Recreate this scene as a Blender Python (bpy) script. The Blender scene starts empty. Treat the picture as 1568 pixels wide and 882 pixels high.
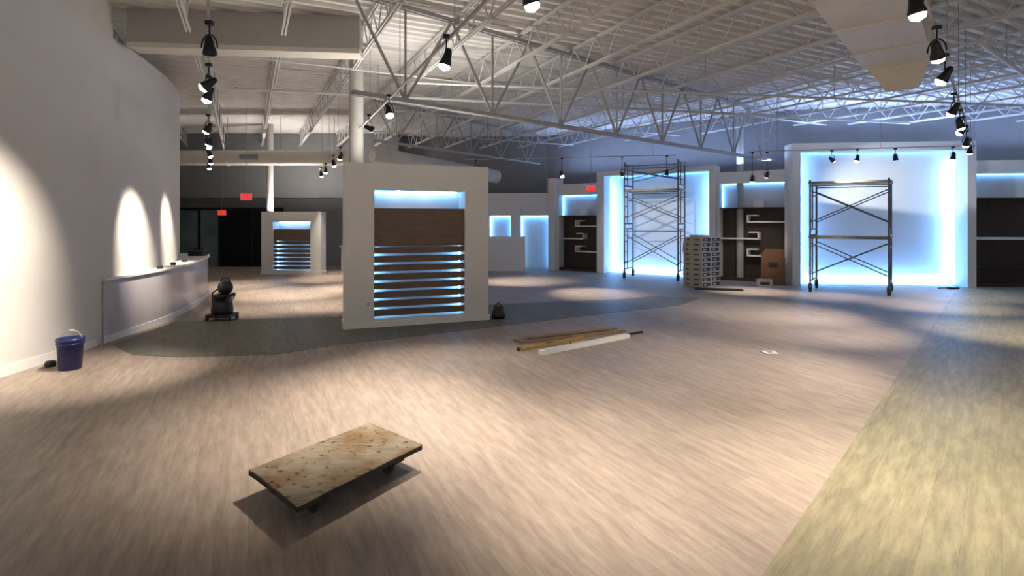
import bpy, math, random
from mathutils import Vector, Matrix
random.seed(4)
V = Vector
scene = bpy.context.scene
scene.view_settings.view_transform = 'Standard'
PW = 1.9   # spotlight power multiplier

# ------------------------------------------------------------------ materials
def mat(name, color, rough=0.6, metal=0.0, emit=None, es=0.0, var=0.0, vscale=3.0, bump=0.0, spec=0.5):
    m = bpy.data.materials.new(name); m.use_nodes = True
    nt = m.node_tree; b = nt.nodes['Principled BSDF']
    c = (*color, 1)
    b.inputs['Base Color'].default_value = c
    b.inputs['Roughness'].default_value = rough
    b.inputs['Metallic'].default_value = metal
    b.inputs['Specular IOR Level'].default_value = spec
    if emit:
        b.inputs['Emission Color'].default_value = (*emit, 1)
        b.inputs['Emission Strength'].default_value = es
    if var > 0 or bump > 0:
        tc = nt.nodes.new('ShaderNodeTexCoord')
        n = nt.nodes.new('ShaderNodeTexNoise'); n.inputs['Scale'].default_value = vscale
        n.inputs['Detail'].default_value = 6
        nt.links.new(tc.outputs['Object'], n.inputs['Vector'])
        r = nt.nodes.new('ShaderNodeValToRGB')
        r.color_ramp.elements[0].position = 0.3; r.color_ramp.elements[1].position = 0.7
        r.color_ramp.elements[0].color = (*[x*(1-var) for x in color], 1)
        r.color_ramp.elements[1].color = (*[min(1, x*(1+var)) for x in color], 1)
        nt.links.new(n.outputs['Fac'], r.inputs['Fac'])
        nt.links.new(r.outputs['Color'], b.inputs['Base Color'])
        if bump > 0:
            bp = nt.nodes.new('ShaderNodeBump'); bp.inputs['Strength'].default_value = bump
            bp.inputs['Distance'].default_value = 0.01
            nt.links.new(n.outputs['Fac'], bp.inputs['Height'])
            nt.links.new(bp.outputs['Normal'], b.inputs['Normal'])
    return m

def plank_mat(name, c1, c2, cm, angle, rough=0.5, row=0.15, length=1.2, streak=0.35, mort=0.0012, sc=(1.6,11,1)):
    m = bpy.data.materials.new(name); m.use_nodes = True
    nt = m.node_tree; b = nt.nodes['Principled BSDF']; L = nt.links.new
    tc = nt.nodes.new('ShaderNodeTexCoord')
    mp = nt.nodes.new('ShaderNodeMapping'); mp.inputs['Rotation'].default_value = (0, 0, -angle)
    L(tc.outputs['Object'], mp.inputs['Vector'])
    br = nt.nodes.new('ShaderNodeTexBrick')
    br.inputs['Color1'].default_value = (*c1, 1); br.inputs['Color2'].default_value = (*c2, 1)
    br.inputs['Mortar'].default_value = (*cm, 1)
    br.inputs['Scale'].default_value = 1; br.inputs['Mortar Size'].default_value = mort
    br.inputs['Brick Width'].default_value = length; br.inputs['Row Height'].default_value = row
    br.offset = 0.37
    L(mp.outputs['Vector'], br.inputs['Vector'])
    mp2 = nt.nodes.new('ShaderNodeMapping'); mp2.inputs['Scale'].default_value = sc
    L(mp.outputs['Vector'], mp2.inputs['Vector'])
    n = nt.nodes.new('ShaderNodeTexNoise'); n.inputs['Scale'].default_value = 1.8; n.inputs['Detail'].default_value = 9
    n.inputs['Roughness'].default_value = 0.7
    L(mp2.outputs['Vector'], n.inputs['Vector'])
    r = nt.nodes.new('ShaderNodeValToRGB')
    r.color_ramp.elements[0].position = 0.35; r.color_ramp.elements[1].position = 0.64
    lo = 1 - streak
    r.color_ramp.elements[0].color = (lo, lo, lo, 1); r.color_ramp.elements[1].color = (1.05, 1.05, 1.05, 1)
    L(n.outputs['Fac'], r.inputs['Fac'])
    mx = nt.nodes.new('ShaderNodeMix'); mx.data_type = 'RGBA'; mx.blend_type = 'MULTIPLY'
    mx.inputs[0].default_value = 1
    L(br.outputs['Color'], mx.inputs[6]); L(r.outputs['Color'], mx.inputs[7])
    L(mx.outputs[2], b.inputs['Base Color'])
    b.inputs['Roughness'].default_value = rough
    b.inputs['Specular IOR Level'].default_value = 0.3
    return m

def worn_wood(name):
    m = bpy.data.materials.new(name); m.use_nodes = True
    nt = m.node_tree; b = nt.nodes['Principled BSDF']; L = nt.links.new
    tc = nt.nodes.new('ShaderNodeTexCoord')
    def ramp(src, p0, c0, p1, c1):
        r = nt.nodes.new('ShaderNodeValToRGB'); e = r.color_ramp.elements
        e[0].position = p0; e[1].position = p1; e[0].color = (*c0,1); e[1].color = (*c1,1)
        L(src, r.inputs['Fac']); return r.outputs['Color']
    mp = nt.nodes.new('ShaderNodeMapping'); mp.inputs['Rotation'].default_value = (0,0,-math.atan2(0.83,0.56)); mp.inputs['Scale'].default_value = (1.5,9,1)
    L(tc.outputs['Object'], mp.inputs['Vector'])
    n1 = nt.nodes.new('ShaderNodeTexNoise'); n1.inputs['Scale'].default_value = 4; n1.inputs['Detail'].default_value = 9; n1.inputs['Roughness'].default_value = 0.7; L(mp.outputs['Vector'], n1.inputs['Vector'])
    n2 = nt.nodes.new('ShaderNodeTexNoise'); n2.inputs['Scale'].default_value = 4.5; n2.inputs['Detail'].default_value = 8; L(tc.outputs['Object'], n2.inputs['Vector'])
    n3 = nt.nodes.new('ShaderNodeTexNoise'); n3.inputs['Scale'].default_value = 20; n3.inputs['Detail'].default_value = 6; L(tc.outputs['Object'], n3.inputs['Vector'])
    c1 = ramp(n1.outputs['Fac'], 0.3, (0.22,0.18,0.13), 0.7, (0.36,0.31,0.235))
    c2 = ramp(n2.outputs['Fac'], 0.42, (1,1,1), 0.66, (0.70,0.53,0.38))
    c3 = ramp(n3.outputs['Fac'], 0.32, (0.25,0.2,0.16), 0.42, (1,1,1))
    m1 = nt.nodes.new('ShaderNodeMix'); m1.data_type='RGBA'; m1.blend_type='MULTIPLY'; m1.inputs[0].default_value=1; L(c1,m1.inputs[6]); L(c2,m1.inputs[7])
    m2 = nt.nodes.new('ShaderNodeMix'); m2.data_type='RGBA'; m2.blend_type='MULTIPLY'; m2.inputs[0].default_value=0.85; L(m1.outputs[2],m2.inputs[6]); L(c3,m2.inputs[7])
    L(m2.outputs[2], b.inputs['Base Color']); b.inputs['Roughness'].default_value = 0.8
    b.inputs['Specular IOR Level'].default_value = 0.2
    return m

AJ = math.atan2(1, -0.485)
AG = math.atan2(1, 0.9)
M_floor = plank_mat('vinyl_plank_tan', (0.41, 0.33, 0.275), (0.365, 0.295, 0.245), (0.28, 0.225, 0.185), AJ, streak=0.32)
M_band = plank_mat('vinyl_plank_grey', (0.18, 0.165, 0.135), (0.155, 0.14, 0.115), (0.11, 0.10, 0.08), AJ)
M_right = plank_mat('vinyl_plank_olive', (0.33, 0.29, 0.19), (0.28, 0.245, 0.16), (0.22, 0.195, 0.125), AG, streak=0.36)
M_wall = mat('wall_paint_warm_white', (0.66, 0.64, 0.61), 0.7, var=0.03, vscale=2, bump=0.05)
M_wallg = mat('wall_paint_grey', (0.22, 0.22, 0.23), 0.8, var=0.05)
M_white = mat('paint_white', (0.70, 0.69, 0.67), 0.6, var=0.02)
M_trim = mat('trim_white', (0.78, 0.77, 0.75), 0.45, var=0.02)
M_lilac = mat('counter_panel', (0.50, 0.47, 0.50), 0.22, var=0.03)
M_deck = mat('ceiling_deck_paint', (0.68, 0.66, 0.63), 0.65, var=0.06)
M_steel = mat('painted_steel', (0.60, 0.59, 0.57), 0.55, var=0.05)
M_steelg = mat('painted_steel_grey', (0.36, 0.355, 0.345), 0.55, var=0.08)
M_steeld = mat('painted_steel_dark', (0.25, 0.25, 0.26), 0.55, var=0.1)
M_duct = mat('duct_white', (0.64, 0.60, 0.54), 0.6, var=0.04)
M_beam = mat('soffit_paint', (0.40, 0.38, 0.355), 0.7, var=0.04)
M_black = mat('black_metal', (0.015, 0.015, 0.017), 0.4, metal=0.3, var=0.1)
M_blackp = mat('black_plastic', (0.012, 0.012, 0.013), 0.45, var=0.1)
M_rubber = mat('rubber', (0.025, 0.025, 0.025), 0.8, var=0.1)
M_galv = mat('scaffold_steel', (0.13, 0.12, 0.115), 0.5, metal=0.4, var=0.2, vscale=20)
M_wood = plank_mat('walnut_panel', (0.17, 0.12, 0.09), (0.15, 0.105, 0.08), (0.1, 0.07, 0.05), 0, 0.5, row=3, length=30, mort=0, streak=0.25, sc=(1.5,1.5,20))
M_woodd = mat('dark_walnut', (0.04, 0.024, 0.018), 0.45, var=0.25, vscale=8)
M_ply = worn_wood('weathered_plywood')
M_plyedge = mat('plywood_edge_dark', (0.03, 0.02, 0.014), 0.8, var=0.3, vscale=20)
M_blue = mat('bucket_blue', (0.006, 0.013, 0.10), 0.35, var=0.05)
M_card = mat('cardboard', (0.20, 0.10, 0.05), 0.8, var=0.12, vscale=6)
M_cardw = mat('carton_white', (0.50, 0.46, 0.38), 0.7, var=0.08)
M_label = mat('carton_print', (0.04, 0.04, 0.04), 0.7, var=0.2)
M_plank = mat('scaffold_plank', (0.30, 0.22, 0.13), 0.7, var=0.2, vscale=9)
M_yellow = mat('level_yellow', (0.46, 0.31, 0.07), 0.4, var=0.05)
M_pine = mat('pine_lumber', (0.28, 0.18, 0.10), 0.65, var=0.2, vscale=10)
M_night = mat('night_glass', (0.006, 0.009, 0.010), 0.25, var=0.2)
M_teal = mat('teal_wall_paint', (0.18, 0.25, 0.26), 0.35, var=0.35, vscale=1.2)
M_led = mat('led_blue', (0.3, 0.6, 1), 0.5, emit=(0.12, 0.42, 1.0), es=8)
M_ledw = mat('led_ice', (0.6, 0.8, 1), 0.5, emit=(0.3, 0.62, 1.0), es=4)
M_leds = mat('led_soft_blue', (0.3, 0.6, 1), 0.5, emit=(0.10, 0.42, 1.0), es=4)
M_ledd = mat('led_divider', (0.3, 0.6, 1), 0.5, emit=(0.18, 0.5, 1.0), es=22)
M_bulb = mat('bulb_glow', (1, 0.95, 0.85), 0.5, emit=(1, 0.93, 0.82), es=14)
M_red = mat('exit_red', (0.6, 0.02, 0.02), 0.5, emit=(1, 0.03, 0.02), es=0.8)
M_plate = mat('steel_plate', (0.4, 0.4, 0.4), 0.4, metal=0.5, var=0.1)

# ------------------------------------------------------------------ mesh builder
class MB:
    def __init__(s): s.v = []; s.f = []; s.mi = []; s.mats = []; s.sm = []
    def _m(s, m):
        if m not in s.mats: s.mats.append(m)
        return s.mats.index(m)
    def add(s, vs, fs, m, smooth=False):
        o = len(s.v); s.v += [tuple(v) for v in vs]; k = s._m(m)
        for f in fs: s.f.append([o+i for i in f]); s.mi.append(k); s.sm.append(smooth)
    def pbox(s, o, a, b, c, m):
        o, a, b, c = V(o), V(a), V(b), V(c)
        if a.cross(b).dot(c) < 0: a, b = b, a
        vs = [o, o+a, o+a+b, o+b, o+c, o+a+c, o+a+b+c, o+b+c]
        s.add(vs, [(0,3,2,1),(4,5,6,7),(0,1,5,4),(1,2,6,5),(2,3,7,6),(3,0,4,7)], m)
    def box(s, x0, x1, y0, y1, z0, z1, m):
        s.pbox((x0,y0,z0), (x1-x0,0,0), (0,y1-y0,0), (0,0,z1-z0), m)
    def prism(s, poly, z0, z1, m, mtop=None):
        n = len(poly)
        ar = sum(poly[i][0]*poly[(i+1)%n][1]-poly[(i+1)%n][0]*poly[i][1] for i in range(n))
        if ar < 0: poly = poly[::-1]
        vs = [(p[0],p[1],z0) for p in poly]+[(p[0],p[1],z1) for p in poly]
        s.add(vs, [tuple(range(n-1,-1,-1))]+[(i,(i+1)%n,n+(i+1)%n,n+i) for i in range(n)], m)
        s.add(vs, [tuple(range(n,2*n))], mtop or m)
    def rod(s, a, b, r, m, n=8, r2=None, caps=True):
        a, b = V(a), V(b); d = b-a
        if d.length < 1e-6: return
        z = d.normalized(); x = z.orthogonal().normalized(); y = z.cross(x)
        r2 = r if r2 is None else r2
        vs = []
        for i in range(n):
            t = 2*math.pi*i/n; e = x*math.cos(t)+y*math.sin(t)
            vs.append(a+e*r)
        for i in range(n):
            t = 2*math.pi*i/n; e = x*math.cos(t)+y*math.sin(t)
            vs.append(b+e*r2)
        s.add(vs, [(i,(i+1)%n,n+(i+1)%n,n+i) for i in range(n)], m, n > 6)
        if caps: s.add(vs, [tuple(range(n-1,-1,-1)), tuple(range(n,2*n))], m)
    def lathe(s, o, axis, prof, m, n=20):
        o = V(o); z = V(axis).normalized(); x = z.orthogonal().normalized(); y = z.cross(x)
        vs = []
        for (h, r) in prof:
            for i in range(n):
                t = 2*math.pi*i/n
                vs.append(o+z*h+(x*math.cos(t)+y*math.sin(t))*r)
        fs = []
        for k in range(len(prof)-1):
            for i in range(n):
                fs.append((k*n+i, k*n+(i+1)%n, (k+1)*n+(i+1)%n, (k+1)*n+i))
        s.add(vs, fs, m, True)
    def path(s, pts, r, m, n=6):
        for i in range(len(pts)-1): s.rod(pts[i], pts[i+1], r, m, n)
    def obj(s, name, recentre=True):
        me = bpy.data.meshes.new(name)
        c = V((0,0,0))
        if recentre:
            xs = [v[0] for v in s.v]; ys = [v[1] for v in s.v]; zs = [v[2] for v in s.v]
            c = V(((min(xs)+max(xs))/2, (min(ys)+max(ys))/2, min(zs)))
        me.from_pydata([V(v)-c for v in s.v], [], s.f)
        for m in s.mats: me.materials.append(m)
        for i, p in enumerate(me.polygons):
            p.material_index = s.mi[i]; p.use_smooth = s.sm[i]
        me.update()
        ob = bpy.data.objects.new(name, me); ob.location = c
        scene.collection.objects.link(ob)
        return ob

class Fr:   # wall frame: s along the wall, n toward the room, z up
    def __init__(s, o, d):
        s.o = V((o[0], o[1], 0)); s.d = V((d[0], d[1], 0)).normalized(); s.n = V((s.d.y, -s.d.x, 0))
    def p(s, a, n, z): return s.o+s.d*a+s.n*n+V((0,0,z))
    def box(s, mb, a0, a1, n0, n1, z0, z1, m):
        mb.pbox(s.p(a0,n0,z0), s.d*(a1-a0), s.n*(n1-n0), V((0,0,z1-z0)), m)

def area(name, loc, direction, xdir, sx, sy, power, color, pa):
    l = bpy.data.lights.new(name, 'AREA'); l.shape = 'RECTANGLE'; l.size = sx; l.size_y = sy
    l.energy = power; l.color = color
    o = bpy.data.objects.new(name, l); scene.collection.objects.link(o)
    z = -V(direction).normalized(); x = V(xdir).normalized(); y = z.cross(x).normalized(); x = y.cross(z)
    mw = Matrix.Translation(V(loc)) @ Matrix((x, y, z)).transposed().to_4x4()
    o.parent = pa; o.matrix_parent_inverse = Matrix.Translation(-pa.location); o.matrix_basis = mw
    return o

# ------------------------------------------------------------------ floor
CZ = 4.5
mb = MB(); mb.box(-14, 16, -3, 19.2, -0.1, 0, M_floor); mb.obj('floor', False)
mb = MB(); mb.prism([(-1.9,-0.9),(10.75,13.1),(15.9,12.55),(15.9,-2.9),(-1.9,-2.9)], 0, 0.003, M_right); mb.obj('floor_border', False)
mb = MB()
mb.prism([(-5.15,7.0),(-4.5,6.45),(-3.84,6.35),(-2.83,6.47),(-2.2,7.0),(-1.32,7.5),(-0.24,8.18),(1.27,9.14),(3.13,10.2),(3.9,11.2),(2.9,11.4),(2.2,11.0),
          (1,10.7),(-0.43,10.3),(-1.6,9.6),(-2.75,9.0),(-4.07,8.83),(-5.3,8.55)], 0, 0.004, M_band)
mb.obj('floor_inlay', False)

# ------------------------------------------------------------------ left curved wall
def catmull(P, k=8):
    P = [V((p[0], p[1], 0)) for p in P]; out = []
    for i in range(len(P)-1):
        p0 = P[max(i-1,0)]; p1 = P[i]; p2 = P[i+1]; p3 = P[min(i+2,len(P)-1)]
        for j in range(k):
            t = j/k
            out.append(0.5*((2*p1)+(p2-p0)*t+(2*p0-5*p1+4*p2-p3)*t*t+(3*p1-p0-3*p2+p3)*t**3))
    out.append(P[-1]); return out
LW = catmull([(-4.6,-2.9),(-5.0,2),(-5.2,5.5),(-5.32,7.1),(-5.75,8.8),(-6.2,10),(-6.85,11.2),(-7.8,12.3),(-9.5,13.5),(-13.9,14.8)])
def offset(pts, d):
    out = []
    for i, p in enumerate(pts):
        t = (pts[min(i+1,len(pts)-1)]-pts[max(i-1,0)]).normalized()
        out.append(p+V((-t.y, t.x, 0))*d)
    return out
def strip_wall(mb, pts, d0, d1, z0, z1, m):
    a = offset(pts, d0); b = offset(pts, d1)
    n = len(a)
    vs = []
    for i in range(n):
        for p, z in ((a[i],z0),(a[i],z1),(b[i],z1),(b[i],z0)): vs.append((p.x,p.y,z))
    fs = []
    for i in range(n-1):
        for k in range(4):
            fs.append((4*i+k, 4*i+(k+1)%4, 4*(i+1)+(k+1)%4, 4*(i+1)+k))
    fs += [(3,2,1,0), tuple(4*(n-1)+k for k in range(4))]
    mb.add(vs, fs, m)
near = [p for p in LW if p.y <= 7.45]; far = [p for p in LW if p.y >= near[-1].y]
mb = MB(); strip_wall(mb, near, 0, 0.15, 0, CZ, M_wall); strip_wall(mb, far, 0, 0.15, 0, 4.05, M_wall)
wl = mb.obj('wall_left', False)
mb = MB(); strip_wall(mb, [p for p in LW if p.y <= 7.0], -0.018, -0.001, 0, 0.1, M_trim); mb.obj('baseboard_left', False)

# counter / half wall
HW = catmull([(-5.3,7.05),(-5.44,8.45),(-5.74,9.65),(-6.15,10.8),(-6.65,11.9),(-7.2,12.45),(-7.75,12.35)], 6)
wallside = [p for p in reversed(LW) if 7.2 < p.y < 12.25]
wallside = [p+V((0.01,0,0)) for p in wallside]
mb = MB(); poly = [(p.x,p.y) for p in HW]+[(p.x,p.y) for p in wallside]
mb.prism(poly, 0, 0.81, M_lilac, M_lilac)
hwo = offset(HW, -0.03); poly2 = [(p.x,p.y) for p in hwo]+[(p.x,p.y) for p in wallside]
mb.prism(poly2, 0.81, 0.84, M_trim)
strip_wall(mb, HW, -0.016, -0.001, 0, 0.09, M_trim)
mb.obj('curved_counter')

# ------------------------------------------------------------------ perimeter shell
mb = MB(); mb.box(-14.1,-13.95,-3,19.2,0,CZ,M_wallg); mb.obj('wall_left_outer')
mb = MB(); mb.box(-13.95,1.2,18.85,19.0,0,CZ,M_wallg); mb.obj('wall_back')
def seg_wall(name, a, b, t, m):
    f = Fr(a, (b[0]-a[0], b[1]-a[1])); L = math.hypot(b[0]-a[0], b[1]-a[1])
    mb = MB(); f.box(mb, 0, L, -t, 0, 0, CZ, m); return mb.obj(name)
seg_wall('wall_back_right', (1.2,18.8), (7.5,14.25), 0.12, M_wallg)
seg_wall('wall_right_far', (7.5,14.25), (16,13.35), 0.12, M_wallg)
mb = MB(); mb.box(16.0,16.15,-3,13.4,0,CZ,M_wall); mb.obj('wall_right')

# corrugated ceiling deck
J = V((-0.485,1,0)).normalized(); G = V((J.y,-J.x,0))
mb = MB(); vs = []; fs = []
prof = []
t = -12.0
while t < 25.5:
    prof += [(t,CZ),(t+0.07,CZ),(t+0.10,CZ+0.06),(t+0.18,CZ+0.06)]; t += 0.21
for (t, z) in prof:
    for g in (-19, 22):
        p = J*t+G*g; vs.append((p.x,p.y,z))
for i in range(len(prof)-1): fs.append((2*i,2*i+1,2*i+3,2*i+2))
mb.add(vs, fs, M_deck)
mb.obj('ceiling', False)

# ------------------------------------------------------------------ open web joists
RP = [(-4.4,-2.6),(-4.75,2),(-4.95,5.5),(-5.0,7.0),(-2.1,7.3),(-2.1,7.8),(-5.3,7.7),(-13.7,7.7),(-13.7,18.1),(-3.7,18.1),(-3.7,18.6),(1.1,18.6),(7.4,14.1),(15.8,13.2),(15.8,-2.6)]
def inside(x, y):
    c = False; n = len(RP); j = n-1
    for i in range(n):
        xi, yi = RP[i]; xj, yj = RP[j]
        if (yi > y) != (yj > y) and x < (xj-xi)*(y-yi)/(yj-yi)+xi: c = not c
        j = i
    return c
def truss(mb, a, b, zb, zt, pitch, rc, rw, m, verticals=False):
    a = V((a[0],a[1],0)); b = V((b[0],b[1],0)); L = (b-a).length; d = (b-a)/L; s = V((-d.y,d.x,0))
    for z in (zb, zt):
        for o in (-rc*1.1, rc*1.1):
            mb.pbox(a+s*(o-rc*0.6)+V((0,0,z-rc)), d*L, s*rc*1.2, V((0,0,rc*2)), m)
    n = max(1, round(L/pitch)); q = L/n
    for i in range(n):
        p0 = a+d*q*i; p1 = a+d*q*(i+0.5); p2 = a+d*q*(i+1)
        mb.rod(p0+V((0,0,zt)), p1+V((0,0,zb)), rw, m, 6, caps=False)
        mb.rod(p1+V((0,0,zb)), p2+V((0,0,zt)), rw, m, 6, caps=False)
        if verticals: mb.rod(p1+V((0,0,zb)), p1+V((0,0,zt)), rw*0.8, m, 6, caps=False)
g = -17.5
while g < 21:
    run = None; t = -12
    while t < 26:
        p = J*t+G*g; ok = inside(p.x, p.y)
        if ok and run is None: run = t
        if (not ok) and run is not None:
            if t-run > 2:
                a = J*run+G*g; b = J*(t-0.1)+G*g
                mb = MB(); truss(mb, a, b, 4.06, 4.46, 0.62, 0.018, 0.011, M_steel)
                mb.obj('roof_joist')
            run = None
        t += 0.1
    g += 1.12
# main girder
mb = MB(); truss(mb, (-1.95,6.65), (6.9,14.3), 3.16, 4.38, 1.5, 0.028, 0.022, M_steelg, True)
mb.obj('roof_girder')
mb = MB(); truss(mb, (-3.2,12.6), (0.9,17.9), 3.45, 4.38, 1.4, 0.024, 0.018, M_steelg, True)
mb.obj('roof_girder')
# bridging + pipes
for t in (6.0, 9.0, 12.0, 15.0):
    rr = None; gg = -18
    while gg < 21:
        p = J*t+G*gg; ok = inside(p.x, p.y) and p.y > 3 and p.x > -4.2
        if ok and rr is None: rr = gg
        if not ok and rr is not None:
            if gg-rr > 1:
                mb = MB(); mb.rod(J*t+G*(rr+0.2)+V((0,0,4.03)), J*t+G*(gg-0.3)+V((0,0,4.03)), 0.012, M_steel, 6); mb.obj('joist_bridging')
            rr = None
        gg += 0.1
for (a, b, z, r) in (((-4.9,9.6),(9.5,13.0),3.92,0.028),((-1.6,8.9),(13.5,11.2),3.85,0.022),((-5.1,9.2),(-9.5,18.0),3.8,0.025),((6.2,7.2),(13,12.4),3.95,0.03)):
    mb = MB()
    mb.rod((*a,z), (*b,z), r, M_steel, 8)
    A = V((*a,z)); B = V((*b,z))
    for k in range(1,6):
        p = A.lerp(B, k/6); mb.rod(p, (p.x,p.y,CZ), 0.006, M_steeld, 6)
    mb.obj('sprinkler_pipe')

# soffit beam + columns
f = Fr((-5.25,7.42),(3.08,0.3)); mb = MB(); f.box(mb, 0, 3.1, -0.3, 0, 3.97, CZ, M_beam)
f.box(mb, 0, 3.1, -0.31, 0.012, 3.965, 4.03, M_duct)
mb.obj('soffit_beam')
mb = MB(); mb.rod((-2.57,8.98,0),(-2.57,8.98,CZ),0.115,M_beam,24); mb.lathe((-2.57,8.98,CZ-0.1),(0,0,1),[(0,.115),(0,.2),(.05,.2),(.05,.115)],M_beam); mb.obj('column')
mb = MB(); mb.rod((-7.3,16.4,0),(-7.3,16.4,CZ),0.10,M_beam,20); mb.obj('column')
mb = MB(); mb.rod((6.1,14.55,0),(6.1,14.55,CZ),0.09,M_steelg,20); mb.obj('column')

# ducts
mb = MB(); mb.rod((-12.5,15.3,3.35),(-4.3,15.3,3.35),0.21,M_duct,24)
for x in (-11,-9.5,-8,-6.5,-5): mb.rod((x,15.3,3.35),(x+0.04,15.3,3.35),0.222,M_duct,24); mb.rod((x,15.3,3.5),(x,15.3,CZ),0.008,M_steeld,6)
mb.box(-7.55,-7.05,15.05,15.1,3.28,3.42,M_steeld)
mb.obj('round_duct')
mb = MB(); mb.rod((-3.9,15.2,3.45),(-0.5,18.2,3.05),0.22,M_duct,24)
for k in (0.1,0.35,0.6,0.85):
    p = V((-3.9,15.2,3.45)).lerp(V((-0.5,18.2,3.05)),k); mb.rod(p,(p.x,p.y,CZ),0.008,M_steeld,6)
mb.obj('round_duct')
f = Fr((0.7,2.85),(2.0,2.3)); mb = MB()
f.box(mb, 0, 6.9, -0.02, 0.80, 3.85, 4.4, M_duct)
for s in (1.2,2.4,3.6,4.8,6.0,6.86): f.box(mb, s, s+0.04, -0.04, 0.82, 3.83, 4.42, M_duct)
a = [f.p(6.9,0.02,3.87), f.p(6.9,0.78,3.87), f.p(6.9,0.78,4.38), f.p(6.9,0.02,4.38)]
b = [f.p(7.4,0.2,3.55), f.p(7.4,0.6,3.55), f.p(7.6,0.6,3.9), f.p(7.6,0.2,3.9)]
mb.add(a+b, [(0,1,5,4),(1,2,6,5),(2,3,7,6),(3,0,4,7),(4,5,6,7)], M_duct)
for s in (1,3,5): mb.rod(f.p(s,0.1,4.4), f.p(s,0.1,CZ), 0.01, M_steeld, 6); mb.rod(f.p(s,0.7,4.4), f.p(s,0.7,CZ), 0.01, M_steeld, 6)
mb.obj('hvac_duct')

# ------------------------------------------------------------------ slatted divider walls
def divider(F, W, H, T, a, b, z0, z1, zpt, zpb, ns):
    mb = MB()
    F.box(mb, 0, a, -T, 0, 0, H, M_white); F.box(mb, b, W, -T, 0, 0, H, M_white)
    F.box(mb, a, b, -T, 0, z1, H, M_white); F.box(mb, a, b, -T, 0, 0, z0, M_white)
    k = 0.02
    F.box(mb, -k, W+k, -0.001, k, 0, 0.09, M_trim); F.box(mb, -k, 0, -T, 0, 0, 0.09, M_trim); F.box(mb, W, W+k, -T, 0, 0, 0.09, M_trim)
    F.box(mb, a, b, -T, -T+0.03, z0, z1, M_white)
    F.box(mb, a, b, -0.09, -0.05, zpb, zpt, M_wood)
    F.box(mb, a, b, -T+0.03, -0.05, zpt-0.03, zpt, M_wood)
    pitch = (zpb-z0)/ns
    for i in range(ns):
        zz = z0+pitch*i+0.030*pitch/0.13
        F.box(mb, a, b, -0.075, -0.05, zz, z0+pitch*(i+1)-0.006, M_wood)
    F.box(mb, b-0.02, b-0.001, -T+0.08, -T+0.12, z0, zpt-0.03, M_ledd)
    F.box(mb, a+0.001, a+0.02, -T+0.08, -T+0.12, z0, zpt-0.03, M_ledd)
    F.box(mb, a+0.05, b-0.05, -T+0.06, -T+0.09, z1-0.02, z1-0.002, M_ledd)
    for q in (0.28, 0.6):
        c = F.p(a+(b-a)*q, -T*0.55, z1-0.012); mb.rod(c, c+V((0,0,0.011)), 0.035, M_bulb, 16)
    ob = mb.obj('slatted_divider_wall'); return ob
F1 = Fr((-2.45,7.95),(2.07,0.77))
d1 = divider(F1, 2.21, 2.45, 0.42, 0.425, 1.825, 0.125, 2.055, 1.78, 1.20, 8)
F2 = Fr((-7.42,16.1),(1.79,-0.1))
d2 = divider(F2, 1.79, 1.85, 0.4, 0.35, 1.48, 0.12, 1.55, 1.33, 0.98, 7)
mb = MB(); F1.box(mb, 0.30, 0.375, 0.0, 0.012, 0.30, 0.41, M_trim); F1.box(mb,0.32,0.355,0.012,0.016,0.32,0.39,M_plate); mb.obj('wall_outlet')

# ------------------------------------------------------------------ display walls on the right
def portal(mb, F, s0, s1, a, b, zt, zo, p=0.15, r=0.35):
    F.box(mb, s0, a, -r, p, 0, zt, M_white); F.box(mb, b, s1, -r, p, 0, zt, M_white)
    F.box(mb, a, b, -r, p, zo, zt, M_white)
    F.box(mb, a, b, -r-0.05, -r, 0, zo, M_white)
    e = 0.03
    F.box(mb, a+0.001, a+e, -r+0.03, -r+0.06, 0.02, zo-0.02, M_led)
    F.box(mb, b-e, b-0.001, -r+0.03, -r+0.06, 0.02, zo-0.02, M_led)
    F.box(mb, a+0.05, b-0.05, -r+0.03, -r+0.06, 0.002, e, M_led)
    F.box(mb, a+0.05, b-0.05, -r+0.03, -r+0.06, zo-e, zo-0.002, M_leds)
def shelves(mb, F, s0, s1, zt, n0, n1, style):
    F.box(mb, s0, s1, -0.38, -0.34, 0, n0, M_woodd)
    F.box(mb, s0, s1, -0.38, -0.34, n0, n1, M_white)
    F.box(mb, s0, s1, -0.34, 0, n1, zt, M_white)
    F.box(mb, s0, s0+0.06, -0.34, 0, 0, n1, M_white); F.box(mb, s1-0.06, s1, -0.34, 0, 0, n1, M_white)
    F.box(mb, s0+0.06, s1-0.06, -0.34, -0.03, n0-0.02, n0+0.01, M_woodd)
    F.box(mb, s0+0.1, s1-0.1, -0.30, -0.27, n1-0.03, n1-0.002, M_led)
    F.box(mb, s0+0.061, s0+0.09, -0.30, -0.27, n0+0.02, n1-0.03, M_led)
    F.box(mb, s0+0.06, s1-0.06, -0.30, -0.05, 0.0, 0.08, M_woodd)
    w = s1-s0
    if style == 'step':
        m = M_trim; t = 0.035
        c = s0+w*0.5
        zs = [n0*0.34, n0*0.57, n0*0.80]
        for i, z in enumerate(zs):
            if i % 2 == 0: F.box(mb, c-0.12, s1-0.06, -0.34, -0.06, z, z+t, m)
            else: F.box(mb, s0+0.06, c+0.18, -0.34, -0.06, z, z+t, m)
            cx = c-0.12 if i % 2 == 0 else c+0.18-t
            F.box(mb, cx, cx+t, -0.34, -0.06, z, z+0.2, m)
            x0, x1 = (cx, cx+0.26) if i % 2 == 0 else (cx-0.22, cx+t)
            F.box(mb, x0, x1, -0.34, -0.06, z+0.17, z+0.2, m)
        F.box(mb, c+0.05, c+0.3, -0.32, -0.06, n0+0.01, n0+0.2, m)
    else:
        for z in (0.45, 1.13, 1.16):
            F.box(mb, s0+0.06, s1-0.06, -0.34, -0.06, z, z+0.03, M_trim if z > 1 else M_woodd)
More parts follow.
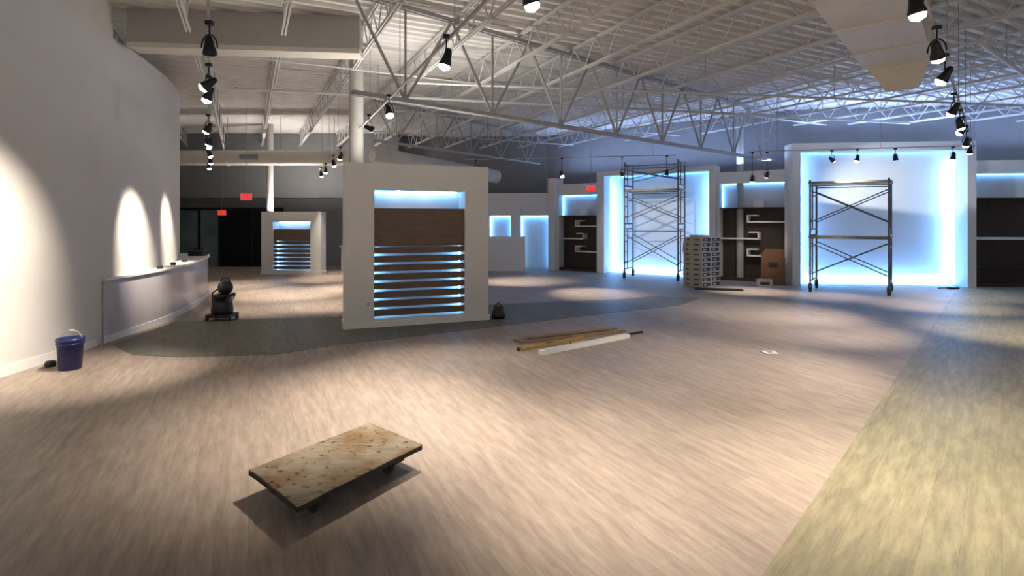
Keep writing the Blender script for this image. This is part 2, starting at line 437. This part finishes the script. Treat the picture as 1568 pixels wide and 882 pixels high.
FA = Fr((1.45,17.56),(5.51,-3.96)); FB = Fr((6.96,13.45),(5.24,-0.55))
mb = MB()
FA.box(mb, -0.26, 0.0, -0.4, 0.12, 0, 2.95, M_white)
shelves(mb, FA, 0.0, 1.49, 2.75, 1.74, 2.40, 'step')
wa = mb.obj('wall_shelf_display')
mb = MB(); portal(mb, FA, 1.5, 5.0, 1.74, 4.84, 3.07, 2.93)
pa_ = mb.obj('wall_portal_display')
mb = MB(); shelves(mb, FA, 5.01, 6.72, 2.88, 1.92, 2.58, 'step'); wb = mb.obj('wall_shelf_display')
mb = MB(); portal(mb, FB, -0.08, 4.07, 0.107, 3.88, 3.48, 3.27); pb_ = mb.obj('wall_portal_display')
mb = MB(); shelves(mb, FB, 4.08, 8.6, 3.03, 2.13, 2.73, 'flat'); wc = mb.obj('wall_shelf_display')
# far centre lit bays
FC = Fr((-1.9,18.35),(3.0,-0.42)); mb = MB()
FC.box(mb, 0, 1.15, -0.3, 0, 0, 2.5, M_white); FC.box(mb, 1.15, 3.2, -0.3, 0, 1.75, 2.5, M_white)
FC.box(mb, 1.9, 2.2, -0.3, 0.1, 0, 2.1, M_white)
FC.box(mb, 1.15, 3.2, -0.35, -0.3, 0, 1.75, M_white)
FC.box(mb, 1.15, 3.2, -0.28, -0.2, 1.70, 1.745, M_led)
FC.box(mb, 1.15, 1.19, -0.28, -0.2, 0.05, 1.7, M_ledw); FC.box(mb, 1.86, 1.899, -0.28, -0.2, 0.05, 1.7, M_led)
FC.box(mb, 2.201, 2.24, -0.28, -0.2, 0.05, 1.7, M_ledw); FC.box(mb, 3.16, 3.2, -0.28, -0.2, 0.05, 1.7, M_led)
wd = mb.obj('wall_bay_display')
BL = (0.38, 0.55, 1.0)
UP = V((0,0,1))
area('cove_light', FA.p(3.2,-0.1,3.09), UP, FA.d, 6.4, 0.1, 100, BL, pa_)
area('cove_light', FB.p(2.0,-0.1,3.50), UP+FB.n*0.6, FB.d, 4.0, 0.1, 130, BL, pb_)
area('cove_light', FB.p(6.4,-0.1,3.05), UP+FB.n*0.5, FB.d, 4.2, 0.1, 120, BL, wc)
area('ceiling_fill', F1.p(1.1,-0.2,2.48), UP, F1.d, 1.8, 0.25, 60, (1,0.95,0.88), d1)  # added fill without a fixture, brightens the deck above the near divider
area('ceiling_fill', F2.p(0.9,-0.2,1.88), UP, F2.d, 1.5, 0.25, 110, (1,0.93,0.85), d2)  # added fill over the far divider, lifts the dim left ceiling
# recess wash from the LED profiles
WC = (0.17,0.44,1)
for (F, a, b, zo, pw, ob) in ((FA,1.74,4.84,2.93,55,pa_),(FB,0.107,3.88,3.27,80,pb_)):
    area('led_wash', F.p(a+0.04,-0.2,zo/2), F.d-F.n*0.5, (0,0,1), zo*0.9, 0.05, pw*0.5, WC, ob)
    area('led_wash', F.p(b-0.04,-0.2,zo/2), -F.d-F.n*0.5, (0,0,1), zo*0.9, 0.05, pw*0.5, WC, ob)
    area('led_wash', F.p((a+b)/2,-0.2,0.04), UP-F.n*0.5, F.d, (b-a)*0.9, 0.05, pw*0.6, WC, ob)

# ------------------------------------------------------------------ scaffolds
def scaffold(fl, Lv, Sv, H, planks, levels):
    mb = MB(); fl = V((*fl,0)); Lv = V((*Lv,0)); Sv = V((*Sv,0)); r = 0.021
    Z = lambda z: V((0,0,z))
    for e in (0, 1):
        b0 = fl+Lv*e
        for q in (0, 1):
            p = b0+Sv*q
            mb.rod(p+Z(0.17), p+Z(H), r, M_galv, 10)
            mb.rod(p+Z(0.12), p+Z(0.2), 0.035, M_galv, 10)
            ax = Lv.normalized()
            mb.rod(p-ax*0.025+Z(0.075), p+ax*0.025+Z(0.075), 0.075, M_rubber, 18)
            mb.rod(p-ax*0.032+Z(0.075), p+ax*0.032+Z(0.075), 0.03, M_galv, 12)
            mb.pbox(p-ax*0.04-Sv.normalized()*0.02+Z(0.07), ax*0.008, Sv.normalized()*0.04, Z(0.09), M_galv)
            mb.pbox(p+ax*0.032-Sv.normalized()*0.02+Z(0.07), ax*0.008, Sv.normalized()*0.04, Z(0.09), M_galv)
            mb.pbox(p-ax*0.04-Sv.normalized()*0.02+Z(0.155), ax*0.08, Sv.normalized()*0.04, Z(0.012), M_galv)
        for (z0, z1) in levels:
            mb.rod(b0+Z(z0+0.1), b0+Sv+Z(z0+0.1), r*0.9, M_galv, 8)
            mb.rod(b0+Z(z1-0.04), b0+Sv+Z(z1-0.04), r, M_galv, 8)
            mb.rod(b0+Sv*0.35+Z(z0+0.1), b0+Sv*0.35+Z(z1-0.04), r*0.8, M_galv, 8)
            mb.rod(b0+Sv*0.35+Z(z1-0.3), b0+Sv+Z(z1-0.3), r*0.7, M_galv, 8)
            z = z0+0.3
            while z < z1-0.15:
                mb.rod(b0+Z(z), b0+Sv*0.35+Z(z), r*0.7, M_galv, 8); z += 0.28
    for (z0, z1) in levels:
        for q in (0, 1):
            a = fl+Sv*q
            mb.rod(a+Z(z0+0.25), a+Lv+Z(z1-0.2), 0.012, M_galv, 8)
            mb.rod(a+Z(z1-0.2), a+Lv+Z(z0+0.25), 0.012, M_galv, 8)
            mb.rod(a+Z(z1-0.1), a+Lv+Z(z1-0.1), 0.012, M_galv, 8)
    for z in planks:
        mb.pbox(fl+Sv*0.06-Lv*0.03+Z(z), Lv*1.06, Sv*0.42, Z(0.045), M_plank)
        mb.pbox(fl+Sv*0.52-Lv*0.03+Z(z), Lv*1.06, Sv*0.42, Z(0.045), M_plank)
    return mb.obj('scaffold_tower')
scaffold((6.66,12.15), (1.33,-0.62), (0.52,0.68), 2.5, (1.2,2.42), [(0.15,1.3),(1.3,2.46)])
scaffold((3.1,15.0), (1.26,-0.72), (0.38,0.65), 3.2, (2.4,), [(0.15,1.4),(1.4,2.45),(2.45,3.18)])

# ------------------------------------------------------------------ carton stack
mb = MB(); o = V((4.5,12.9,0)); a = V((0.8,0.6,0)); b = V((-0.6,0.8,0))
for i in range(10):
    z = 0.119*i; j = random.uniform(-0.015,0.015); jo = o+a*j+b*random.uniform(-0.015,0.015)
    for q in (0, 1):
        mb.pbox(jo+a*(0.38*q)+V((0,0,z+0.001)), a*0.376, b*0.52, V((0,0,0.117)), M_cardw)
        mb.pbox(jo+a*(0.38*q+0.03)-b*0.002+V((0,0,z+0.02)), a*0.31, b*0.002, V((0,0,0.08)), M_label)
        mb.pbox(jo+a*(0.38*q+0.08)-b*0.004+V((0,0,z+0.04)), a*0.12, b*0.002, V((0,0,0.035)), M_cardw)
    mb.pbox(jo-a*0.002+b*0.08+V((0,0,z+0.045)), a*0.002, b*0.14, V((0,0,0.03)), M_label)
    mb.pbox(jo-a*0.002+b*0.36+V((0,0,z+0.04)), a*0.002, b*0.06, V((0,0,0.04)), M_label)
mb.pbox(o+a*0.02+b*0.05+V((0,0,1.190)), a*0.35, b*0.3, V((0,0,0.05)), M_cardw)
mb.obj('carton_stack')
mb = MB(); mb.pbox((4.2,12.5,0.001),(1.0,-0.28,0),(0.09,0.22,0),(0,0,0.03),M_rubber)
mb.pbox((4.25,12.52,0.031),(0.9,-0.25,0),(0.02,0.05,0),(0,0,0.015),M_blackp); mb.obj('rubber_mat')
mb = MB(); d = FA.d; n = FA.n
o = V((6.30,13.72,0))
for k in range(3):
    w = 0.52-0.04*k; h = 0.88-0.05*(2-k)
    mb.pbox(o+n*(0.055*(2-k))+d*0.03*k, d*w, -n*0.05, V((0,0,h))-n*0.04, M_card)
mb.pbox(o+n*0.112+d*0.18+V((0,0,0.45)), d*0.2, -n*0.001, V((0,0,0.1)), M_label)
mb.obj('flat_cartons')
mb = MB(); o = V((5.9,13.05,0)); mb.pbox(o, (0.32,-0.08,0), (0.07,0.26,0), (0,0,0.17), M_cardw)
mb.pbox(o+V((0.05,-0.015,0.05)), (0.2,-0.05,0), (0.0,0.003,0), (0,0,0.07), M_label)
mb.pbox(o+V((0,0,0.171)), (0.32,-0.08,0), (0.03,0.12,0), (0,0,0.012), M_cardw); mb.obj('carton')

# ------------------------------------------------------------------ drywall sheet leaning
mb = MB(); mb.pbox((-0.83,17.15,0),(1.25,-0.1,0),(0,0.02,0),(0,0.3,1.08),M_white)
mb.pbox((-0.78,17.1,0),(1.2,-0.1,0),(0,0.02,0),(0,0.3,1.0),M_wall); mb.obj('drywall_sheets')
# storefront night windows at back left
mb = MB(); mb.box(-10.1,-7.9,18.76,18.80,0,2.0,M_night)
mb.box(-12.6,-10.1,18.76,18.80,0,2.0,M_teal)
for x in (-12.6,-10.8,-10.1,-9.0,-8.0): mb.box(x,x+0.06,18.7,18.8,0,2.0,M_black)
mb.box(-12.6,-7.9,18.7,18.8,1.95,2.03,M_black)
mb.obj('window_1')
mb = MB(); mb.box(-13.9,-3.8,18.2,18.84,2.35,CZ,M_wallg); mb.obj('wall_back_upper')
mb = MB(); mb.box(-5.4,-4.6,17.2,17.5,0,0.75,M_white); mb.box(-5.45,-4.55,17.15,17.55,0.75,0.8,M_trim); mb.box(-5.2,-4.9,17.2,17.4,0.8,1.0,M_card); mb.obj('display_plinth')

# ------------------------------------------------------------------ exit signs
def exit_sign(x, y, z, name='exit_sign'):
    mb = MB(); mb.box(x-0.14,x+0.14,y,y+0.04,z-0.09,z+0.09,M_trim); mb.box(x-0.125,x+0.125,y-0.006,y,z-0.075,z+0.075,M_red)
    L = {'E':[(0,0,0,1),(0,0,1,0),(0,.5,.8,.5),(0,1,1,1)],'X':[(0,0,1,1),(0,1,1,0)],'I':[(.5,0,.5,1)],'T':[(.5,0,.5,1),(0,1,1,1)]}
    for i, ch in enumerate('EXIT'):
        bx = x-0.1+i*0.052
        for (p,q,r,s) in L[ch]:
            mb.rod((bx+p*0.035,y-0.008,z-0.045+q*0.09),(bx+r*0.035,y-0.008,z-0.045+s*0.09),0.005,M_trim,6)
    mb.rod((x,y+0.02,z+0.09),(x,y+0.02,CZ),0.008,M_steeld,6); mb.obj(name)
exit_sign(-6.85,14.0,2.2); exit_sign(2.35,16.2,2.55); exit_sign(-9.6,18.0,1.85)

# ------------------------------------------------------------------ blue bucket
mb = MB(); c = V((-4.75,5.85,0))
mb.lathe(c, (0,0,1), [(0.0,0.0),(0.0,0.098),(0.01,0.102),(0.27,0.118),(0.27,0.126),(0.285,0.126),(0.285,0.12),(0.3,0.12),(0.3,0.128),(0.335,0.128),(0.335,0.114),(0.02,0.098),(0.02,0.0)], M_blue, 28)
arc = [c+V((0.125*math.cos(t), 0.03*math.sin(t), 0.3+0.11*math.sin(t))) for t in [math.pi*i/14 for i in range(15)]]
mb.path(arc, 0.004, M_plate); mb.rod(arc[6], arc[8], 0.011, M_white, 8)
mb.obj('bucket')
mb = MB(); mb.lathe((-5.05,5.95,0),(0,0,1),[(0,0),(0,.05),(.03,.055),(.06,.04),(.06,0)],M_blackp,16); mb.obj('tape_roll')

# ------------------------------------------------------------------ shop vacuum
mb = MB(); c = V((-4.66,8.75,0))
mb.pbox(c+V((-0.19,-0.15,0.05)),(0.38,0,0),(0,0.3,0),(0,0,0.05),M_blackp)
for dx in (-0.17,0.17):
    for dy in (-0.13,0.13):
        mb.rod(c+V((dx-0.015,dy,0.035)), c+V((dx+0.015,dy,0.035)), 0.035, M_rubber, 14); mb.rod(c+V((dx,dy,0.035)), c+V((dx,dy,0.07)), 0.012, M_black, 8)
mb.lathe(c, (0,0,1), [(0.1,0.0),(0.1,0.15),(0.14,0.165),(0.26,0.15),(0.36,0.12),(0.36,0.13),(0.40,0.13),(0.42,0.09),(0.42,0)], M_blackp, 24)
mb.lathe(c+V((0.05,0,0.42)), (0,0,1), [(0,0.06),(0.03,0.10),(0.1,0.115),(0.16,0.10),(0.2,0.06),(0.215,0)], M_blackp, 24)
mb.path([c+V((-0.02,0,0.58)),c+V((-0.01,0,0.66)),c+V((0.1,0,0.67)),c+V((0.13,0,0.58))], 0.012, M_blackp, 8)
hose = [c+V((0.12+0.06*math.sin(t),-0.12*math.cos(t)-0.02,0.3+0.12*math.sin(t*0.9))) for t in [i*0.35 for i in range(12)]]
mb.path(hose, 0.02, M_blackp, 8)
mb.rod(c+V((0.1,-0.02,0.3)), c+V((0.2,-0.06,0.36)), 0.03, M_plate, 10)
mb.path([c+V((-0.16,0,0.1)),c+V((-0.17,0.02,0.42)),c+V((-0.05,0.02,0.52))], 0.012, M_blackp, 8)
mb.obj('shop_vacuum')

# dark bag by the divider end
mb = MB(); mb.lathe((-0.22,8.85,0),(0,0,1),[(0,0),(0,.1),(.06,.12),(.15,.09),(.2,.04),(.21,0)],M_blackp,14); mb.path([(-0.3,8.85,0.18),(-0.22,8.83,0.26),(-0.14,8.85,0.17)],0.01,M_blackp); mb.obj('tool_bag')

# ------------------------------------------------------------------ wooden furniture dolly
C = [V((-1.53,3.15,0)),V((-1.08,2.73,0)),V((-0.57,3.50,0)),V((-1.02,3.89,0))]
mb = MB(); zt = 0.155; th = 0.028
pts = []
for i in range(4):
    a, b = C[i], C[(i+1)%4]; t = (b-a).normalized(); nn = V((-t.y,t.x,0))
    L = (b-a).length; K = 12
    pts.append(a+t*0.012)
    for k in range(1,K): pts.append(a+t*(L*k/K)+nn*random.uniform(0,0.007))
    pts.append(b-t*0.012)
mb.prism([(p.x,p.y) for p in pts], zt-th, zt-0.002, M_plyedge)
ctr = sum(C, V((0,0,0)))/4
ins = [ctr+(p-ctr)*random.uniform(0.98,0.99) for p in pts]
mb.prism([(p.x,p.y) for p in ins], zt-0.002, zt, M_ply)
def bil(u, v): return (C[0]*(1-u)+C[1]*u)*(1-v)+(C[3]*(1-u)+C[2]*u)*v
for v in (0.2, 0.8):
    a, b = bil(0.06,v-0.05), bil(0.94,v-0.05); c2 = bil(0.06,v+0.05)
    mb.pbox(a+V((0,0,zt-th-0.03)), b-a, c2-a, V((0,0,0.03)), M_plyedge)
for u in (0.25, 0.75):
    for v in (0.2, 0.8):
        p = bil(u,v); mb.rod(p+V((0,0,0.085)), p+V((0,0,zt-th-0.03)), 0.02, M_black, 12)
        mb.rod(p+V((-0.012,0.01,0.037)), p+V((0.012,-0.01,0.037)), 0.037, M_rubber, 18)
        mb.pbox(p+V((-0.022,-0.02,0.03)),(0.005,0,0),(0,0.04,0),(0,0,0.06),M_black); mb.pbox(p+V((0.017,-0.02,0.03)),(0.005,0,0),(0,0.04,0),(0,0,0.06),M_black)
for (u, v) in ((0.1,0.1),(0.9,0.1),(0.1,0.9),(0.9,0.9),(0.5,0.12),(0.5,0.88),(0.2,0.14),(0.8,0.86),(0.3,0.5)):
    p = bil(u,v); mb.rod(p+V((0,0,zt)), p+V((0,0,zt+0.0015)), 0.006, M_black, 10)
mb.obj('furniture_dolly')

# ------------------------------------------------------------------ lumber pile
def plank(name, a, b, w, h, z, m):
    a = V((*a,z)); b = V((*b,z)); d = (b-a).normalized(); s = V((-d.y,d.x,0))
    mb = MB(); mb.pbox(a, b-a, s*w, V((0,0,h)), m); return mb
mb = plank('', (0.37,6.43), (1.6,7.38), 0.09, 0.05, 0.001, M_trim)
mb.pbox((0.40,6.46,0.051),(1.17,0.9,0),(-0.012,0.016,0),(0,0,0.012),M_white); mb.obj('trim_board')
mb = plank('', (0.07,7.12), (1.55,7.95), 0.10, 0.02, 0.001, M_pine)
mb.pbox((0.12,7.02,0.001),(1.5,0.72,0),(-0.03,0.06,0),(0,0,0.035),M_pine)
mb.pbox((0.2,7.18,0.036),(1.25,0.62,0),(-0.03,0.06,0),(0,0,0.02),M_plank); mb.obj('lumber_plank')
mb = plank('', (0.1,6.64), (0.98,7.35), 0.04, 0.03, 0.002, M_yellow)
mb.pbox((0.45,6.93,0.033),(0.08,0.065,0),(-0.02,0.025,0),(0,0,0.004),M_black); mb.pbox((0.09,6.64,0.0),(0.03,0.024,0),(-0.03,0.037,0),(0,0,0.036),M_black); mb.obj('spirit_level')
mb = MB(); mb.rod((0.75,6.98,0.016),(1.85,7.72,0.016),0.014,M_black,8); mb.rod((0.75,6.98,0.02),(0.95,7.115,0.02),0.018,M_yellow,8); mb.obj('extension_pole')
mb = MB(); mb.pbox((3.03,6.5,0.003),(0.16,0,0),(0,0.14,0),(0,0,0.006),M_trim); mb.rod((3.11,6.57,0.009),(3.11,6.57,0.013),0.035,M_plate,16); mb.obj('floor_outlet')
mb = MB(); mb.pbox((10.1,12.55,0.0),(0.25,0.03,0),(-0.01,0.08,0),(0,0,0.05),M_blackp); mb.rod((10.08,12.6,0.03),(9.9,12.65,0.02),0.012,M_blackp,8); mb.obj('hand_tool')
for (x, y) in ((-5.62,8.5),(-5.85,9.2),(-6.08,9.9)):
    mb = MB(); mb.lathe((x+0.12,y,0.84),(0,0,1),[(0,0),(0,.04),(.04,.045),(.05,.02),(.05,0)],M_blackp,12); mb.obj('tape_roll')
mb = MB(); mb.box(-6.85,-6.55,11.5,11.75,0.84,0.95,M_blackp); mb.path([(-6.8,11.62,0.95),(-6.78,11.62,1.0),(-6.62,11.62,1.0),(-6.6,11.62,0.95)],0.012,M_blackp); mb.obj('tool_box')

# ------------------------------------------------------------------ track lighting
TZ = 3.1
def track(a, b):
    A = V((*a,TZ)); B = V((*b,TZ)); d = (B-A).normalized(); s = V((-d.y,d.x,0)); mb = MB()
    mb.pbox(A-s*0.011, B-A, s*0.022, V((0,0,0.018)), M_steelg)
    L = (B-A).length; k = 0.6
    while k < L:
        p = A+d*k; mb.rod(p+V((0,0,0.01)), (p.x,p.y,CZ), 0.004, M_steeld, 6); k += 2.0
    mb.obj('light_track')
WARM = (1.0, 0.88, 0.73)
def head(x, y, tgt=None, power=0, size=50, z=2.9, top=TZ, col=WARM, blend=1.0):
    p = V((x,y,z)); mb = MB(); k = 0.88
    tg = V(tgt) if tgt else V((x+random.uniform(-.4,.4), y+random.uniform(-.4,.6), 0))
    d = (tg-p).normalized()
    mb.rod((x,y,z+0.10),(x,y,top),0.007,M_black,6); mb.box(x-0.025,x+0.025,y-0.02,y+0.02,top-0.03,top,M_black)
    side = d.cross(V((0,0,1)))
    side = V((1,0,0)) if side.length < 0.1 else side.normalized()
    arc = [p+side*(0.06*math.cos(t))+V((0,0,0.10*math.sin(t))) for t in [math.pi*i/10 for i in range(11)]]
    mb.path(arc, 0.006, M_black)
    mb.lathe(p, d, [(h*k,r*k) for h, r in [(-0.10,0),(-0.10,0.022),(-0.07,0.034),(-0.02,0.04),(0.03,0.055),(0.06,0.06),(0.06,0.053),(0.04,0.048)]], M_black, 14)
    if power > 0:
        mb.lathe(p, d, [(h*k,r*k) for h, r in [(0.035,0.05),(0.06,0.055),(0.09,0.045),(0.11,0)]], M_bulb, 10)
    else:
        mb.lathe(p, d, [(0.036,0.043),(0.04,0.0)], M_blackp, 14)
    ob = mb.obj('track_spotlight')
    if power > 0:
        l = bpy.data.lights.new('spot', 'SPOT'); l.energy = power*PW; l.spot_size = math.radians(size); l.spot_blend = blend
        l.shadow_soft_size = 0.05; l.color = col
        o = bpy.data.objects.new('spot', l); scene.collection.objects.link(o)
        mw = Matrix.Translation(p+d*0.12) @ d.to_track_quat('-Z','Y').to_matrix().to_4x4()
        o.parent = ob; o.matrix_parent_inverse = Matrix.Translation(-ob.location); o.matrix_basis = mw
    return ob
track((0.6,2.0),(-5.7,16.1)); track((-0.9,1.6),(-8.0,14.4)); track((1.2,1.9),(9.6,11.3)); track((5.2,12.0),(9.4,11.0)); track((-1.2,13.6),(3.8,12.6))
# track A
head(0.10,3.15,(0.95,3.6,0),400,74)
head(-0.53,4.4,(-1.3,4.4,0),370,68)
head(-1.47,6.5,(-0.7,5.6,0),200,70)
head(-2.02,7.7,(-1.3,9.0,2.6),0)
head(-2.75,9.4,(-3.3,10.4,0),280,52)
head(-3.5,11.1,(-4.6,12.0,0),340,52); head(-4.1,12.5,(-3.7,13.0,0),280,52); head(-4.9,14.3,(-5.0,14.8,0),240,54)
# track B (left)
head(-2.28,4.1)
head(-3.15,5.65,(-4.35,5.65,0),240,50)
head(-2.9,5.2,(-5.2,5.0,1.2),460,60)
head(-4.3,7.7,(-5.5,7.95,1.25),400,42)
head(-5.0,9.0,(-6.0,9.5,1.2),320,36)
head(-5.2,9.3,(-4.4,10.0,0),200,52)
head(-5.9,10.6,(-5.1,11.6,0),320,52); head(-6.6,11.9,(-6.3,12.6,0),220,50); head(-7.3,13.1,(-6.9,13.6,0),200,50)
# track C (right)
head(2.45,3.3,(3.0,3.3,0),340,80,col=(1,0.9,0.68))
head(3.28,4.2,(4.6,5.2,0),170,80)
head(3.9,4.9,(2.5,6.1,0),320,62)
head(5.2,6.4,(4.4,8.1,0),300,58)
head(6.06,7.36,(7.2,7.7,0),260,58)
head(6.5,7.85,(4.6,9.5,0),320,48)
head(7.6,9.1,(8.0,10.2,0),280,54)
head(8.5,10.1,(9.5,11.6,0),180,50)
# right display track
head(6.85,11.65,(9.8,13.6,1.6),230,80,col=(0.85,0.93,1))
head(8.0,11.35)
head(7.3,11.5,(6.6,11.6,0),170,46); head(9.0,11.1)
head(5.3,12.0,(5.3,12.3,0),180,50,z=2.5); head(5.6,11.95,(6.1,13.6,1.2),70,44,z=2.6)
# centre far track
head(-0.9,13.5,(0.2,14.2,0),320,54,z=2.7); head(1.2,13.1,(1.8,11.9,0),280,48,z=2.7); head(2.6,12.85,(4.0,15.6,1.3),140,60,z=2.7,col=(0.85,0.93,1)); head(3.6,12.65,z=2.7)
head(-5.4,15.4,(-5.1,16.2,0),140,55)

# ------------------------------------------------------------------ world + camera
w = bpy.data.worlds.new('world'); scene.world = w; w.use_nodes = True
bg = w.node_tree.nodes['Background']; bg.inputs['Color'].default_value = (1,0.985,0.97,1); bg.inputs['Strength'].default_value = 0.72
cd = bpy.data.cameras.new('camera'); cam = bpy.data.objects.new('camera', cd); scene.collection.objects.link(cam)
cd.sensor_width = 36; cd.lens = 19.125; cd.shift_y = -106/1600; cd.clip_start = 0.05
cam.location = (0,0,1.6); cam.rotation_euler = (math.radians(90),0,0)
scene.camera = cam
